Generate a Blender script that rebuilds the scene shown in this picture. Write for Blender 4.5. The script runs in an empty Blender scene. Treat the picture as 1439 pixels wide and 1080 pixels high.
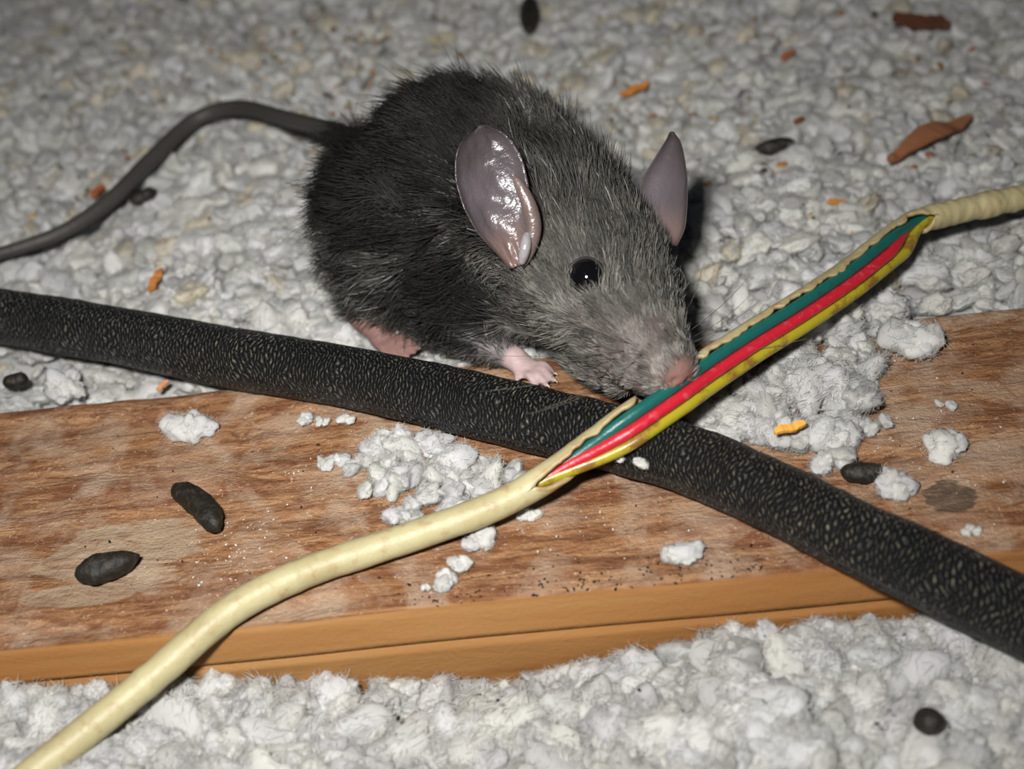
import bpy, bmesh, math, random
import numpy as np
from mathutils import Vector, Matrix

# All modelling coordinates below are in centimetres (z = 0 is the top of the joist);
# every mesh is written to Blender in metres (x 0.01).
CM = 0.01
rng = np.random.default_rng(7)
random.seed(7)
scene = bpy.context.scene
COL = scene.collection

# ------------------------------------------------------------------ camera
F_PX, W_PX, H_PX = 1900.0, 1439.0, 1080.0
PITCH = math.radians(40.0)
DIST = 20.0
CAM = np.array([0.0, -DIST * math.cos(PITCH), DIST * math.sin(PITCH)])
ROLL = math.radians(-8.0)
R0 = np.array([1.0, 0, 0])
U0 = np.array([0, math.sin(PITCH), math.cos(PITCH)])
VR = R0 * math.cos(ROLL) + U0 * math.sin(ROLL)               # camera right
VU = U0 * math.cos(ROLL) - R0 * math.sin(ROLL)               # camera up
VC = np.array([0, -math.cos(PITCH), math.sin(PITCH)])        # towards the camera
cd = bpy.data.cameras.new('camera')
cam = bpy.data.objects.new('camera', cd)
COL.objects.link(cam)
cam.location = Vector(CAM * CM)
cam.rotation_euler = Matrix((VR, VU, VC)).transposed().to_euler()
cd.sensor_width = 36.0
cd.lens = 36.0 * F_PX / W_PX
cd.clip_start = 0.005
cd.clip_end = 20
cd.dof.use_dof = True
cd.dof.focus_distance = 0.188
cd.dof.aperture_fstop = 17
scene.camera = cam

# ------------------------------------------------------------------ light
world = bpy.data.worlds.new('attic_gloom')
scene.world = world
world.use_nodes = True
world.node_tree.nodes['Background'].inputs[0].default_value = (0.75, 0.85, 1.0, 1)
world.node_tree.nodes['Background'].inputs[1].default_value = 0.03

ld = bpy.data.lights.new('camera_flash_offscreen', 'AREA')
ld.shape = 'RECTANGLE'
ld.size, ld.size_y = 0.020, 0.012
ld.energy = 0.33
ld.color = (1.0, 0.985, 0.96)
flash = bpy.data.objects.new('camera_flash_offscreen', ld)
COL.objects.link(flash)
FL = CAM + VR * -2.6 + VU * 2.6 + VC * 0.5
flash.location = Vector(FL * CM)
ld.spread = math.radians(115)
flash.rotation_euler = cam.rotation_euler          # the flash faces the same way as the lens

vs = scene.view_settings
vs.view_transform = 'Standard'
vs.look = 'None'
vs.exposure = 0.0
vs.gamma = 1.0
vs.use_curve_mapping = False


# ------------------------------------------------------------------ helpers
def P(px, py, z):
    """photo pixel -> point on the horizontal plane at height z (cm)"""
    d = VR * (px - W_PX / 2) / F_PX + VU * (H_PX / 2 - py) / F_PX - VC
    t = (z - CAM[2]) / d[2]
    return CAM + d * t


def px_of(p, vr, vu):
    d = np.asarray(p, float) - CAM
    dep = -(d @ VC)
    return (d @ vr) / dep * F_PX + W_PX / 2, H_PX / 2 - (d @ vu) / dep * F_PX


def on_height(px, py, z, vr, vu):
    px, py, z = (np.asarray(q, float)[..., None] for q in (px, py, z))
    d = vr * (px - W_PX / 2) / F_PX + vu * (H_PX / 2 - py) / F_PX - VC
    return CAM + d * ((z - CAM[2]) / d[..., 2:3])


def T(p):
    """drafting frame (laid out before the camera's roll was known) -> world, heights kept"""
    p = np.asarray(p, float)
    return on_height(*px_of(p, R0, U0), p[..., 2], VR, VU)


def Tinv(p):
    p = np.asarray(p, float)
    return on_height(*px_of(p, VR, VU), p[..., 2], R0, U0)


def hash3(ix, iy, iz, seed):
    h = (ix * 374761393 + iy * 668265263 + iz * 2147483647 + seed * 1274126177) & 0xFFFFFFFF
    h = ((h ^ (h >> 13)) * 1274126177) & 0xFFFFFFFF
    h = ((h ^ (h >> 16)) * 2246822519) & 0xFFFFFFFF
    return ((h ^ (h >> 15)) & 0xFFFFFF) / float(0xFFFFFF) * 2 - 1


def noise(p, seed=0):
    p = np.asarray(p, float)
    i = np.floor(p).astype(np.int64)
    f = p - i
    f = f * f * f * (f * (f * 6 - 15) + 10)
    out = 0
    for dx in (0, 1):
        wx = f[:, 0] if dx else 1 - f[:, 0]
        for dy in (0, 1):
            wy = f[:, 1] if dy else 1 - f[:, 1]
            for dz in (0, 1):
                wz = f[:, 2] if dz else 1 - f[:, 2]
                out = out + wx * wy * wz * hash3(i[:, 0] + dx, i[:, 1] + dy, i[:, 2] + dz, seed)
    return out


def fbm(p, seed=0, octv=3):
    p = np.asarray(p, float)
    s, a = 0, 1.0
    for k in range(octv):
        s = s + a * noise(p * 2 ** k + 13.7 * k, seed + k)
        a *= 0.5
    return s


def sstep(a, b, x):
    t = np.clip((x - a) / (b - a), 0, 1)
    return t * t * (3 - 2 * t)


def norm(v):
    v = np.asarray(v, float)
    return v / (np.linalg.norm(v, axis=-1, keepdims=True) + 1e-12)


def spline(pts, n):
    """Catmull-Rom through pts (any dimension), n samples evenly spread along the length"""
    pts = np.asarray(pts, float)
    q = np.vstack([2 * pts[0] - pts[1], pts, 2 * pts[-1] - pts[-2]])
    out = []
    for k in range(len(pts) - 1):
        p0, p1, p2, p3 = q[k:k + 4]
        t = np.linspace(0, 1, 40, endpoint=False)[:, None]
        out.append(0.5 * (2 * p1 + (p2 - p0) * t + (2 * p0 - 5 * p1 + 4 * p2 - p3) * t ** 2
                          + (3 * p1 - p0 - 3 * p2 + p3) * t ** 3))
    out = np.vstack(out + [pts[-1:]])
    L = np.r_[0, np.cumsum(np.linalg.norm(np.diff(out[:, :3], axis=0), axis=1))]
    s = np.linspace(0, L[-1], n)
    return np.stack([np.interp(s, L, out[:, c]) for c in range(out.shape[1])], 1), s


def raw_mesh(name, v, faces, mat, col=None, uv=None, smooth=True):
    """v in cm; faces: (n,3) or (n,4) int array or list of lists"""
    me = bpy.data.meshes.new(name)
    v = np.asarray(v, np.float32) * CM
    if isinstance(faces, np.ndarray):
        k = faces.shape[1]
        me.vertices.add(len(v))
        me.vertices.foreach_set('co', v.ravel())
        me.loops.add(faces.size)
        me.loops.foreach_set('vertex_index', faces.astype(np.int32).ravel())
        me.polygons.add(len(faces))
        me.polygons.foreach_set('loop_start', np.arange(0, faces.size, k, dtype=np.int32))
        me.update(calc_edges=True)
    else:
        me.from_pydata([tuple(x) for x in v], [], faces)
    me.polygons.foreach_set('use_smooth', np.full(len(me.polygons), smooth, dtype=bool))
    if col is not None:
        at = me.color_attributes.new('Col', 'FLOAT_COLOR', 'POINT')
        c = np.ones((len(v), 4), np.float32)
        c[:, :3] = col
        at.data.foreach_set('color', c.ravel())
    if uv is not None:
        lay = me.uv_layers.new(name='UVMap')
        li = np.empty(len(me.loops), np.int32)
        me.loops.foreach_get('vertex_index', li)
        lay.data.foreach_set('uv', np.asarray(uv, np.float32)[li].ravel())
    me.validate()
    me.update()
    if mat:
        me.materials.append(mat)
    return me


def put(name, v, faces, mat, parent=None, base=None, label=None, cat=None, group=None, kind=None, **kw):
    v = np.asarray(v, float)
    if parent is not None:
        off = np.array(parent['_base'][:])
    elif base is not None:
        off = np.asarray(base, float)
    else:
        off = np.array([v[:, 0].mean(), v[:, 1].mean(), v[:, 2].min()])
    o = bpy.data.objects.new(name, raw_mesh(name, v - off, faces, mat, **kw))
    COL.objects.link(o)
    if parent is not None:
        o.parent = parent
    else:
        o.location = Vector(off * CM)
    o['_base'] = [float(x) for x in off]
    tag(o, label, cat, group, kind)
    return o


def tag(o, label=None, cat=None, group=None, kind=None):
    for k, val in (('label', label), ('category', cat), ('group', group), ('kind', kind)):
        if val:
            o[k] = val


def thing(name, base, label, cat, group=None):
    o = bpy.data.objects.new(name, None)
    COL.objects.link(o)
    o.empty_display_size = 0.01
    o.location = Vector(np.asarray(base, float) * CM)
    o['_base'] = [float(x) for x in base]
    tag(o, label, cat, group)
    return o


def srgb(r, g, b):
    return tuple(((c / 255) / 12.92 if c / 255 <= 0.04045 else ((c / 255 + 0.055) / 1.055) ** 2.4) for c in (r, g, b))


class Mat:
    def __init__(s, name, rough=0.7, spec=0.3, color=(0.5, 0.5, 0.5)):
        s.m = bpy.data.materials.new(name)
        s.m.use_nodes = True
        s.t = s.m.node_tree
        s.b = s.t.nodes['Principled BSDF']
        s.b.inputs['Roughness'].default_value = rough
        s.b.inputs['Specular IOR Level'].default_value = spec
        s.b.inputs['Base Color'].default_value = (*color, 1)

    def n(s, typ, **kw):
        nd = s.t.nodes.new(typ)
        for k, val in kw.items():
            if k.startswith('i_'):
                key = k[2:].replace('_', ' ')
                nd.inputs[int(key) if key.isdigit() else key].default_value = val
            else:
                setattr(nd, k, val)
        return nd

    def l(s, a, b):
        s.t.links.new(a, b)

    def attr(s, name='Col'):
        return s.n('ShaderNodeAttribute', attribute_name=name).outputs['Color']

    def coord(s, scale=(1, 1, 1), kind='Object', rot=(0, 0, 0)):
        tc = s.n('ShaderNodeTexCoord')
        mp = s.n('ShaderNodeMapping')
        mp.inputs['Scale'].default_value = scale
        mp.inputs['Rotation'].default_value = rot
        s.l(tc.outputs[kind], mp.inputs[0])
        return mp.outputs[0]

    def noise(s, vec, scale, detail=4, rough=0.55, dist=0.0):
        nd = s.n('ShaderNodeTexNoise')
        nd.inputs['Scale'].default_value = scale
        nd.inputs['Detail'].default_value = detail
        nd.inputs['Roughness'].default_value = rough
        nd.inputs['Distortion'].default_value = dist
        s.l(vec, nd.inputs['Vector'])
        return nd.outputs['Fac']

    def ramp(s, fac, stops, interp='LINEAR'):
        nd = s.n('ShaderNodeValToRGB')
        nd.color_ramp.interpolation = interp
        e = nd.color_ramp.elements
        while len(e) < len(stops):
            e.new(0.5)
        for el, (p, c) in zip(e, stops):
            el.position = p
            el.color = (*c, 1) if len(c) == 3 else c
        s.l(fac, nd.inputs[0])
        return nd.outputs[0]

    def mix(s, fac, a, b, mode='MIX'):
        nd = s.n('ShaderNodeMix', data_type='RGBA', blend_type=mode)
        for sock, val in ((nd.inputs[0], fac), (nd.inputs[6], a), (nd.inputs[7], b)):
            if isinstance(val, (int, float)):
                sock.default_value = val
            elif isinstance(val, tuple):
                sock.default_value = (*val, 1)
            else:
                s.l(val, sock)
        return nd.outputs[2]

    def math(s, op, a, b=0.0, c=0.0):
        nd = s.n('ShaderNodeMath', operation=op)
        for sock, val in zip(nd.inputs, (a, b, c)):
            if isinstance(val, (int, float)):
                sock.default_value = val
            else:
                s.l(val, sock)
        return nd.outputs[0]

    def bump(s, h, dist, strength=1.0):
        nd = s.n('ShaderNodeBump')
        nd.inputs['Distance'].default_value = dist
        nd.inputs['Strength'].default_value = strength
        s.l(h, nd.inputs['Height'])
        s.l(nd.outputs[0], s.b.inputs['Normal'])

    def base(s, c):
        s.l(c, s.b.inputs['Base Color'])


BW = ((0, (0, 0, 0)), (1, (1, 1, 1)))


# ------------------------------------------------------------------ materials
def mat_insulation(name='fluffy_white_insulation', instanced=False):
    m = Mat(name, 0.95, 0.0)
    geo = m.n('ShaderNodeNewGeometry')
    mp = m.n('ShaderNodeMapping')
    mp.inputs['Scale'].default_value = (100, 100, 100)
    m.l(geo.outputs['Position'], mp.inputs[0])
    v = mp.outputs[0]
    n1 = m.noise(v, 1.6, 4, 0.6)
    n2 = m.noise(v, 9.0, 3, 0.6)
    if instanced:
        tint = m.n('ShaderNodeAttribute', attribute_name='tint', attribute_type='INSTANCER').outputs['Color']
    else:
        tint = m.attr()
    c = m.mix(m.ramp(n1, ((0.40, (0, 0, 0)), (0.66, (0.5, 0.5, 0.5)))), tint, m.mix(0.75, (0.40, 0.40, 0.37), tint))
    c = m.mix(m.ramp(n2, ((0.58, (0, 0, 0)), (0.74, (0.5, 0.5, 0.5)))), c, m.mix(0.7, (0.40, 0.37, 0.30), c))
    m.base(c)
    # loose fibres let light through
    tr = m.n('ShaderNodeBsdfTranslucent')
    m.l(c, tr.inputs[0])
    mx = m.n('ShaderNodeMixShader')
    mx.inputs[0].default_value = 0.5
    m.l(m.b.outputs[0], mx.inputs[1])
    m.l(tr.outputs[0], mx.inputs[2])
    m.l(mx.outputs[0], m.t.nodes['Material Output'].inputs[0])
    return m.m


def mat_wood():
    m = Mat('weathered_joist_wood', 0.75, 0.2)
    tc = m.n('ShaderNodeTexCoord')
    sep = m.n('ShaderNodeSeparateXYZ')
    m.l(tc.outputs['Object'], sep.inputs[0])
    g = m.coord((14, 100, 100))
    g2 = m.coord((30, 100, 100))
    iso = m.coord((100, 100, 100))
    n1 = m.noise(g, 1.1, 6, 0.62, 0.8)
    n2 = m.noise(g2, 4.0, 5, 0.65, 1.2)
    n3 = m.noise(iso, 1.0, 5, 0.6, 0.6)
    n4 = m.noise(iso, 16.0, 4, 0.7)
    c = m.ramp(n1, ((0.27, srgb(112, 76, 48)), (0.42, srgb(150, 107, 72)), (0.52, srgb(166, 127, 92)),
                    (0.62, srgb(136, 88, 58)), (0.75, srgb(172, 134, 98))))
    c = m.mix(m.ramp(n2, ((0.48, (0, 0, 0)), (0.62, (0.8, 0.8, 0.8)))), c, srgb(108, 66, 42))
    ln_ = m.noise(m.coord((9, 100, 100)), 3.0, 6, 0.7, 2.0)
    c = m.mix(m.ramp(ln_, ((0.47, (0, 0, 0)), (0.495, (0.75, 0.75, 0.75)), (0.505, (0.75, 0.75, 0.75)), (0.53, (0, 0, 0)))), c, srgb(92, 54, 32))
    wv = m.n('ShaderNodeTexWave')
    wv.bands_direction = 'Y'
    wv.inputs['Scale'].default_value = 0.55
    wv.inputs['Distortion'].default_value = 9.0
    wv.inputs['Detail'].default_value = 4.0
    wv.inputs['Detail Scale'].default_value = 0.7
    m.l(m.coord((22, 100, 100)), wv.inputs['Vector'])
    c = m.mix(m.ramp(wv.outputs['Fac'], ((0.02, (0.6, 0.6, 0.6)), (0.20, (0, 0, 0)))), c, srgb(104, 62, 38))
    # pinkish grey dust lying on the rough sawn top
    c = m.mix(m.ramp(n3, ((0.46, (0, 0, 0)), (0.64, (0.75, 0.75, 0.75)))), c, srgb(172, 148, 126))
    c = m.mix(m.ramp(n4, ((0.60, (0, 0, 0)), (0.72, (0.75, 0.75, 0.75)))), c, srgb(205, 186, 165))
    c = m.mix(m.ramp(n4, ((0.24, (0.8, 0.8, 0.8)), (0.36, (0, 0, 0)))), c, srgb(92, 50, 28))
    # planed grey patch left of the cable (worn, a shape of its own)
    def patch(cx, cy, rx, ry, rot):
        mp = m.n('ShaderNodeMapping')
        mp.vector_type = 'TEXTURE'
        mp.inputs['Location'].default_value = (cx * CM, cy * CM, 0)
        mp.inputs['Rotation'].default_value = (0, 0, rot)
        mp.inputs['Scale'].default_value = (rx * CM, ry * CM, 10)
        m.l(tc.outputs['Object'], mp.inputs[0])
        ln = m.n('ShaderNodeVectorMath', operation='LENGTH')
        m.l(mp.outputs[0], ln.inputs[0])
        d = m.math('ADD', ln.outputs['Value'], m.math('MULTIPLY', m.math('SUBTRACT', m.noise(g, 2.4, 6, 0.65), 0.5), 2.0))
        return m.ramp(d, ((0.86, (1, 1, 1)), (0.94, (0, 0, 0))))
    for *args, dark_ in PATCHES:
        lo_, hi_ = (srgb(66, 54, 44), srgb(92, 78, 64)) if dark_ else (srgb(142, 120, 96), srgb(176, 156, 132))
        grey = m.ramp(m.noise(g2, 2.0, 5, 0.6), ((0.3, lo_), (0.7, hi_)))
        c = m.mix(m.math('MULTIPLY', patch(*args), m.ramp(n2, ((0.46, (0.9,) * 3), (0.62, (0.35,) * 3)))), c, grey)
    # front: cleaner orange brown sawn face
    sm = m.noise(m.coord((5, 100, 100)), 2.2, 4, 0.5, 0.3)
    front = m.ramp(sm, ((0.3, srgb(122, 80, 42)), (0.5, srgb(142, 98, 54)), (0.7, srgb(152, 112, 68))))
    c = m.mix(m.attr('Col'), c, front)
    m.base(c)
    h = m.math('ADD', m.math('MULTIPLY', n2, 1.4), m.math('MULTIPLY', n4, 0.9))
    fac = m.n('ShaderNodeSeparateColor')
    m.l(m.attr('Col'), fac.inputs[0])
    h = m.math('MULTIPLY', h, m.math('SUBTRACT', 1.0, m.math('MULTIPLY', fac.outputs[0], 0.8)))
    m.bump(h, 0.0006, 0.9)
    return m.m


def mat_braid():
    m = Mat('black_braided_sheath', 0.45, 0.5)
    tc = m.n('ShaderNodeTexCoord')
    sep = m.n('ShaderNodeSeparateXYZ')
    m.l(tc.outputs['UV'], sep.inputs[0])
    wob = m.noise(m.coord((1, 1, 1), 'UV'), 1.3, 3)
    wob2 = m.noise(m.coord((1, 1, 1), 'UV'), 7.0, 3)
    u = m.math('ADD', sep.outputs[0], m.math('MULTIPLY', wob, 0.5))
    v = m.math('ADD', sep.outputs[1], m.math('MULTIPLY', wob2, 0.16))
    # rows of short cords: ridges wrap the tube, each broken into lens-shaped dashes set off like bricks
    row = m.math('MULTIPLY', m.math('ADD', u, m.math('MULTIPLY', v, 0.22)), 18.0)
    ridge = m.math('ABSOLUTE', m.math('SINE', m.math('MULTIPLY', row, math.pi)))
    odd = m.math('MULTIPLY', m.math('FLOOR', row), 0.5)
    dash = m.math('ABSOLUTE', m.math('SINE', m.math('MULTIPLY', m.math('ADD', m.math('MULTIPLY', v, 7.5), odd), math.pi)))
    h = m.math('MULTIPLY', m.math('POWER', ridge, 0.7), m.math('POWER', dash, 0.5))
    n = m.noise(m.coord((1, 1, 1), 'UV'), 9.0, 4, 0.7)
    big = m.noise(m.coord((1, 1, 1), 'UV'), 0.9, 3, 0.6)
    dusty = m.math('MULTIPLY', m.ramp(h, ((0.70, (0, 0, 0)), (1.0, (1, 1, 1)))),
                   m.math('MULTIPLY', m.ramp(n, ((0.46, (0, 0, 0)), (0.66, (1, 1, 1)))),
                          m.ramp(big, ((0.3, (0.25,) * 3), (0.65, (1,) * 3)))))
    c = m.mix(m.math('MULTIPLY', dusty, 0.85), srgb(27, 28, 28), srgb(142, 134, 108))
    m.base(c)
    hh = m.math('ADD', h, m.math('MULTIPLY', n, 0.7))
    m.bump(hh, 0.0007, 1.0)
    return m.m


def mat_jacket():
    m = Mat('cream_vinyl_jacket', 0.45, 0.4)
    v = m.coord((100, 100, 100))
    n = m.noise(v, 5, 5, 0.65)
    n2 = m.noise(v, 1.2, 4)
    c = m.mix(m.ramp(n2, ((0.35, (0, 0, 0)), (0.7, (1, 1, 1)))), srgb(178, 169, 130), srgb(156, 144, 106))
    c = m.mix(m.ramp(n, ((0.54, (0, 0, 0)), (0.70, (0.7, 0.7, 0.7)))), c, srgb(150, 122, 84))
    m.base(m.mix(m.attr(), c, srgb(150, 112, 66)))
    m.bump(n, 0.0003, 0.6)
    return m.m


def mat_plain(name, col, rough, spec, dirt=None, scale=5.0, amount=0.7, bump=0.0002, lo=0.55, hi=0.72):
    m = Mat(name, rough, spec, col)
    v = m.coord((100, 100, 100))
    n = m.noise(v, scale, 5, 0.65)
    m.base(m.mix(m.ramp(n, ((lo, (0, 0, 0)), (hi, (amount,) * 3))), col, dirt or tuple(0.5 * x for x in col)))
    if bump:
        m.bump(n, bump, 0.8)
    return m.m


def mat_attr(name, rough, spec, bumpscale=10.0, bump=0.0002, sheen=0.0):
    m = Mat(name, rough, spec)
    m.base(m.attr())
    if bump:
        m.bump(m.noise(m.coord((100, 100, 100)), bumpscale, 4, 0.6), bump, 0.8)
    m.b.inputs['Sheen Weight'].default_value = sheen
    return m.m


# ------------------------------------------------------------------ joist
back_pts = np.array([P(*q, 0) for q in ((20, 580), (310, 550), (1300, 440), (1390, 428))])
front_pts = np.array([P(*q, 0) for q in ((60, 898), (440, 868), (640, 853), (920, 829), (1150, 798))])
slope = 0.5 * (np.polyfit(back_pts[:, 0], back_pts[:, 1], 1)[0] + np.polyfit(front_pts[:, 0], front_pts[:, 1], 1)[0])
JX = norm(np.array([1.0, slope, 0]))
JV = np.array([-JX[1], JX[0], 0])           # across the joist, away from the camera
JO = JV * (back_pts @ JV).mean()             # a point on the far top edge
JW = (back_pts @ JV).mean() - (front_pts @ JV).mean()
ANG = math.atan2(JX[1], JX[0])


def jv(x, y):
    """signed distance behind the joist's far top edge (0..-JW is on the joist)"""
    return (x - JO[0]) * JV[0] + (y - JO[1]) * JV[1]


JC = JO - JV * JW / 2             # joist centre (object origin, top level)


def jlocal(p):
    d = np.asarray(p) - JC
    return float(np.dot(d, JX)), float(np.dot(d, JV))


PATCHES = []
a = jlocal(P(170, 772, 0))
PATCHES.append((a[0], a[1], 1.2, 0.62, 0.05, False))
a = jlocal(P(120, 835, 0))
PATCHES.append((a[0], a[1], 0.9, 0.25, 0.0, False))
a = jlocal(P(1335, 695, 0))
PATCHES.append((a[0], a[1], 0.36, 0.36, 0.0, True))

M_INS = mat_insulation()
M_INS_I = mat_insulation('fluffy_white_insulation_clumps', True)
M_WOOD = mat_wood()
M_BRAID = mat_braid()
M_JACKET = mat_jacket()


def build_joist():
    hw = JW / 2
    prof = []                                        # (v, z, frontness)
    prof += [(hw, -3.6, 0.3), (hw, -1.5, 0.3), (hw, -0.06, 0.2), (hw - 0.05, 0.0, 0)]
    for k in range(1, 60):
        prof.append((hw - 0.05 - (JW - 0.1) * k / 60, 0.0, 0.0))
    prof += [(-hw + 0.03, -0.01, 0.3), (-hw, -0.045, 1), (-hw - 0.03, -0.10, 1)]
    for k in range(1, 9):                            # upper band of the front face, a worn eased edge
        prof.append((-hw - 0.03 - 0.10 * k / 8, -0.10 - 0.42 * k / 8, 1))
    prof += [(-hw - 0.06, -0.545, 1), (-hw - 0.06, -0.575, 1), (-hw - 0.15, -0.60, 1)]   # dark seam
    for k in range(1, 9):
        prof.append((-hw - 0.15 - 0.02 * k / 8, -0.6 - 0.9 * k / 8, 1))
    prof += [(-hw - 0.17, -3.6, 1)]
    prof = np.array(prof)
    n = 340
    xs = np.linspace(-15, 15, n)
    X = np.repeat(xs, len(prof))
    V = np.tile(prof[:, 0], n)
    Z = np.tile(prof[:, 1], n)
    Fc = np.tile(prof[:, 2], n)
    pp = np.stack([X * 0.35, V * 2.2, Z * 2.2], 1)
    d = 0.030 * fbm(pp, 3, 3) + 0.012 * fbm(np.stack([X * 2.2, V * 9, Z * 5], 1), 9, 2)
    Z = Z + d * (1 - Fc) * (Z > -0.02) - 0.02 * (1 - Fc) * (Z > -0.02)
    V = V + 0.03 * fbm(np.stack([X * 0.25, Z * 1.0, Z * 0], 1), 5, 2) * (Fc > 0.5)
    k = len(prof)
    i = np.arange(n - 1)[:, None] * k
    j = np.arange(k - 1)[None, :]
    f = np.stack([i + j, i + j + 1, i + k + j + 1, i + k + j], -1).reshape(-1, 4)[:, ::-1]
    f = f.tolist()
    f.append(list(range(k)))
    f.append(list(range((n - 1) * k, n * k))[::-1])
    v = np.stack([X, V, Z], 1)
    o = put('wooden_joist', v, f, M_WOOD, base=(0, 0, 0), col=np.repeat(Fc[:, None], 3, 1),
            label='weathered reddish brown wooden joist running under both cables', cat='joist')
    o.location = Vector(JC * CM)
    o.rotation_euler = (0, 0, ANG)
    return o


build_joist()


# ------------------------------------------------------------------ insulation
def ground(x, y):
    x = np.asarray(x, float)
    y = np.asarray(y, float)
    v = jv(x, y)
    p = np.stack([x * 0.22, y * 0.22, 0 * x], 1)
    back = -0.30 + 0.22 * fbm(p + 4, 21, 2) + 0.10 * noise(p * 3.2, 31)
    back = back + 0.12 * sstep(4, 12, v)
    fr = np.interp(x, [-7, -4.3, -2, -.7, .24, 1.17, 2, 2.5, 3.4, 4.3, 6.5], [-.35, -.8, -1.0, -1.1, -1.0, -.74, -.58, -.46, -.6, -.62, -.6])
    fr = fr - 0.17 + (0.10 * fbm(p + 9, 41, 2) + 0.08 * noise(p * 3.2, 51))
    under = -2.4
    out = np.where(v > -0.15, back, np.where(v < -JW, fr, under))
    return out


def ico(sub):
    bm = bmesh.new()
    bmesh.ops.create_icosphere(bm, subdivisions=sub, radius=1.0)
    v = np.array([x.co[:] for x in bm.verts])
    f = np.array([[w.index for w in x.verts] for x in bm.faces])
    bm.free()
    return v, f


ICO = {1: ico(2), 2: ico(3), 0: ico(1)}     # 80... tris by level (Blender's subdivisions 1 = 20 faces)


def clump_proto(level, seed):
    v, f = ICO[level]
    q = v * 1.2 + seed * 7.3
    r = 0.95 + 0.40 * fbm(q, seed, 2) + 0.13 * noise(v * 3.2 + seed, seed + 5) + 0.05 * noise(v * 7.5 + seed, seed + 8)
    return v * r[:, None], f


PROTO = {lv: [clump_proto(lv, 100 * lv + s) for s in range(12)] for lv in (0, 1, 2)}


def rot_mats(n, tilt=0.5):
    a = rng.uniform(0, 2 * np.pi, n)
    t = rng.normal(0, tilt, n)
    b = rng.uniform(0, 2 * np.pi, n)
    ca, sa, ct, st, cb, sb = np.cos(a), np.sin(a), np.cos(t), np.sin(t), np.cos(b), np.sin(b)
    z = np.zeros(n)
    o = np.ones(n)
    Ra = np.array([[ca, -sa, z], [sa, ca, z], [z, z, o]]).transpose(2, 0, 1)
    Rt = np.array([[o, z, z], [z, ct, -st], [z, st, ct]]).transpose(2, 0, 1)
    Rb = np.array([[cb, -sb, z], [sb, cb, z], [z, z, o]]).transpose(2, 0, 1)
    return Rb @ Rt @ Ra


def hairs(roots, dirs, lens, rad, col0, col1, bend=None, seg=2, sides=3):
    """tapered hairs as thin prisms. bend: vector added quadratically towards the tip"""
    n = len(roots)
    dirs = norm(dirs)
    ref = np.where(np.abs(dirs[:, 2:3]) > 0.9, np.array([[1.0, 0, 0]]), np.array([[0, 0, 1.0]]))
    s1 = norm(np.cross(dirs, ref))
    s2 = np.cross(dirs, s1)
    rings = []
    cols = []
    rad = np.broadcast_to(rad, (n,))
    for k in range(seg):
        t = k / seg
        c = roots + dirs * (lens * t)[:, None]
        if bend is not None:
            c = c + bend * (t * t)
        r = rad * (1 - 0.55 * t)
        for j in range(sides):
            a = 2 * math.pi * j / sides
            rings.append(c + (s1 * math.cos(a) + s2 * math.sin(a)) * r[:, None])
            cols.append(col0 + (col1 - col0) * t)
    tip = roots + dirs * lens[:, None]
    if bend is not None:
        tip = tip + bend
    rings.append(tip)
    cols.append(np.broadcast_to(col1, (n, 3)))
    nv = len(rings)
    V = np.stack(rings, 1).reshape(-1, 3)
    C = np.stack([np.broadcast_to(c, (n, 3)) for c in cols], 1).reshape(-1, 3)
    F = []
    for k in range(seg - 1):
        for j in range(sides):
            a, b = k * sides + j, k * sides + (j + 1) % sides
            F += [(a, b, b + sides), (a, b + sides, a + sides)]
    k = (seg - 1) * sides
    for j in range(sides):
        F.append((k + j, k + (j + 1) % sides, nv - 1))
    F = np.array(F)[None] + (np.arange(n) * nv)[:, None, None]
    return V, F.reshape(-1, 3), C


def join(parts):
    V, F, C, o = [], [], [], 0
    for v, f, c in parts:
        V.append(v)
        F.append(f + o)
        C.append(np.broadcast_to(c, (len(v), 3)))
        o += len(v)
    return np.vstack(V), np.vstack(F), np.vstack(C)


def tints(n, brown=0.0, lo=0.62, hi=0.86):
    g = rng.uniform(lo, hi, n)
    c = np.stack([g, g * rng.uniform(0.985, 1.0, n), g * rng.uniform(0.93, 0.995, n)], 1)
    b = rng.random(n) < brown
    c[b] *= np.array([0.92, 0.85, 0.70]) * rng.uniform(0.8, 1.0, (b.sum(), 1))
    return c


def in_view(x, y, margin=450):
    qx, qy = px_of(np.stack([x, y, 0 * x], 1), VR, VU)
    return (np.abs(qx - W_PX / 2) < W_PX / 2 + margin) & (qy > -170) & (qy < H_PX + 200)


def clump_set(pos, rad, tint, nh=330, flat=(0.5, 0.8), tilt=0.4):
    """a few fibre clumps as plain meshes (for single tufts) -> (verts, faces, cols)"""
    parts = []
    R = rot_mats(len(pos), tilt)
    for i in range(len(pos)):
        v, f = fuzzy(int(rng.integers(0, NPROTO)), nh)
        sc = rad[i] * np.array([rng.uniform(.85, 1.3), rng.uniform(.75, 1.05), rng.uniform(*flat)])
        parts.append(((v * sc) @ R[i].T + pos[i], f, tint[i]))
    return join(parts)


NPROTO = 10


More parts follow.
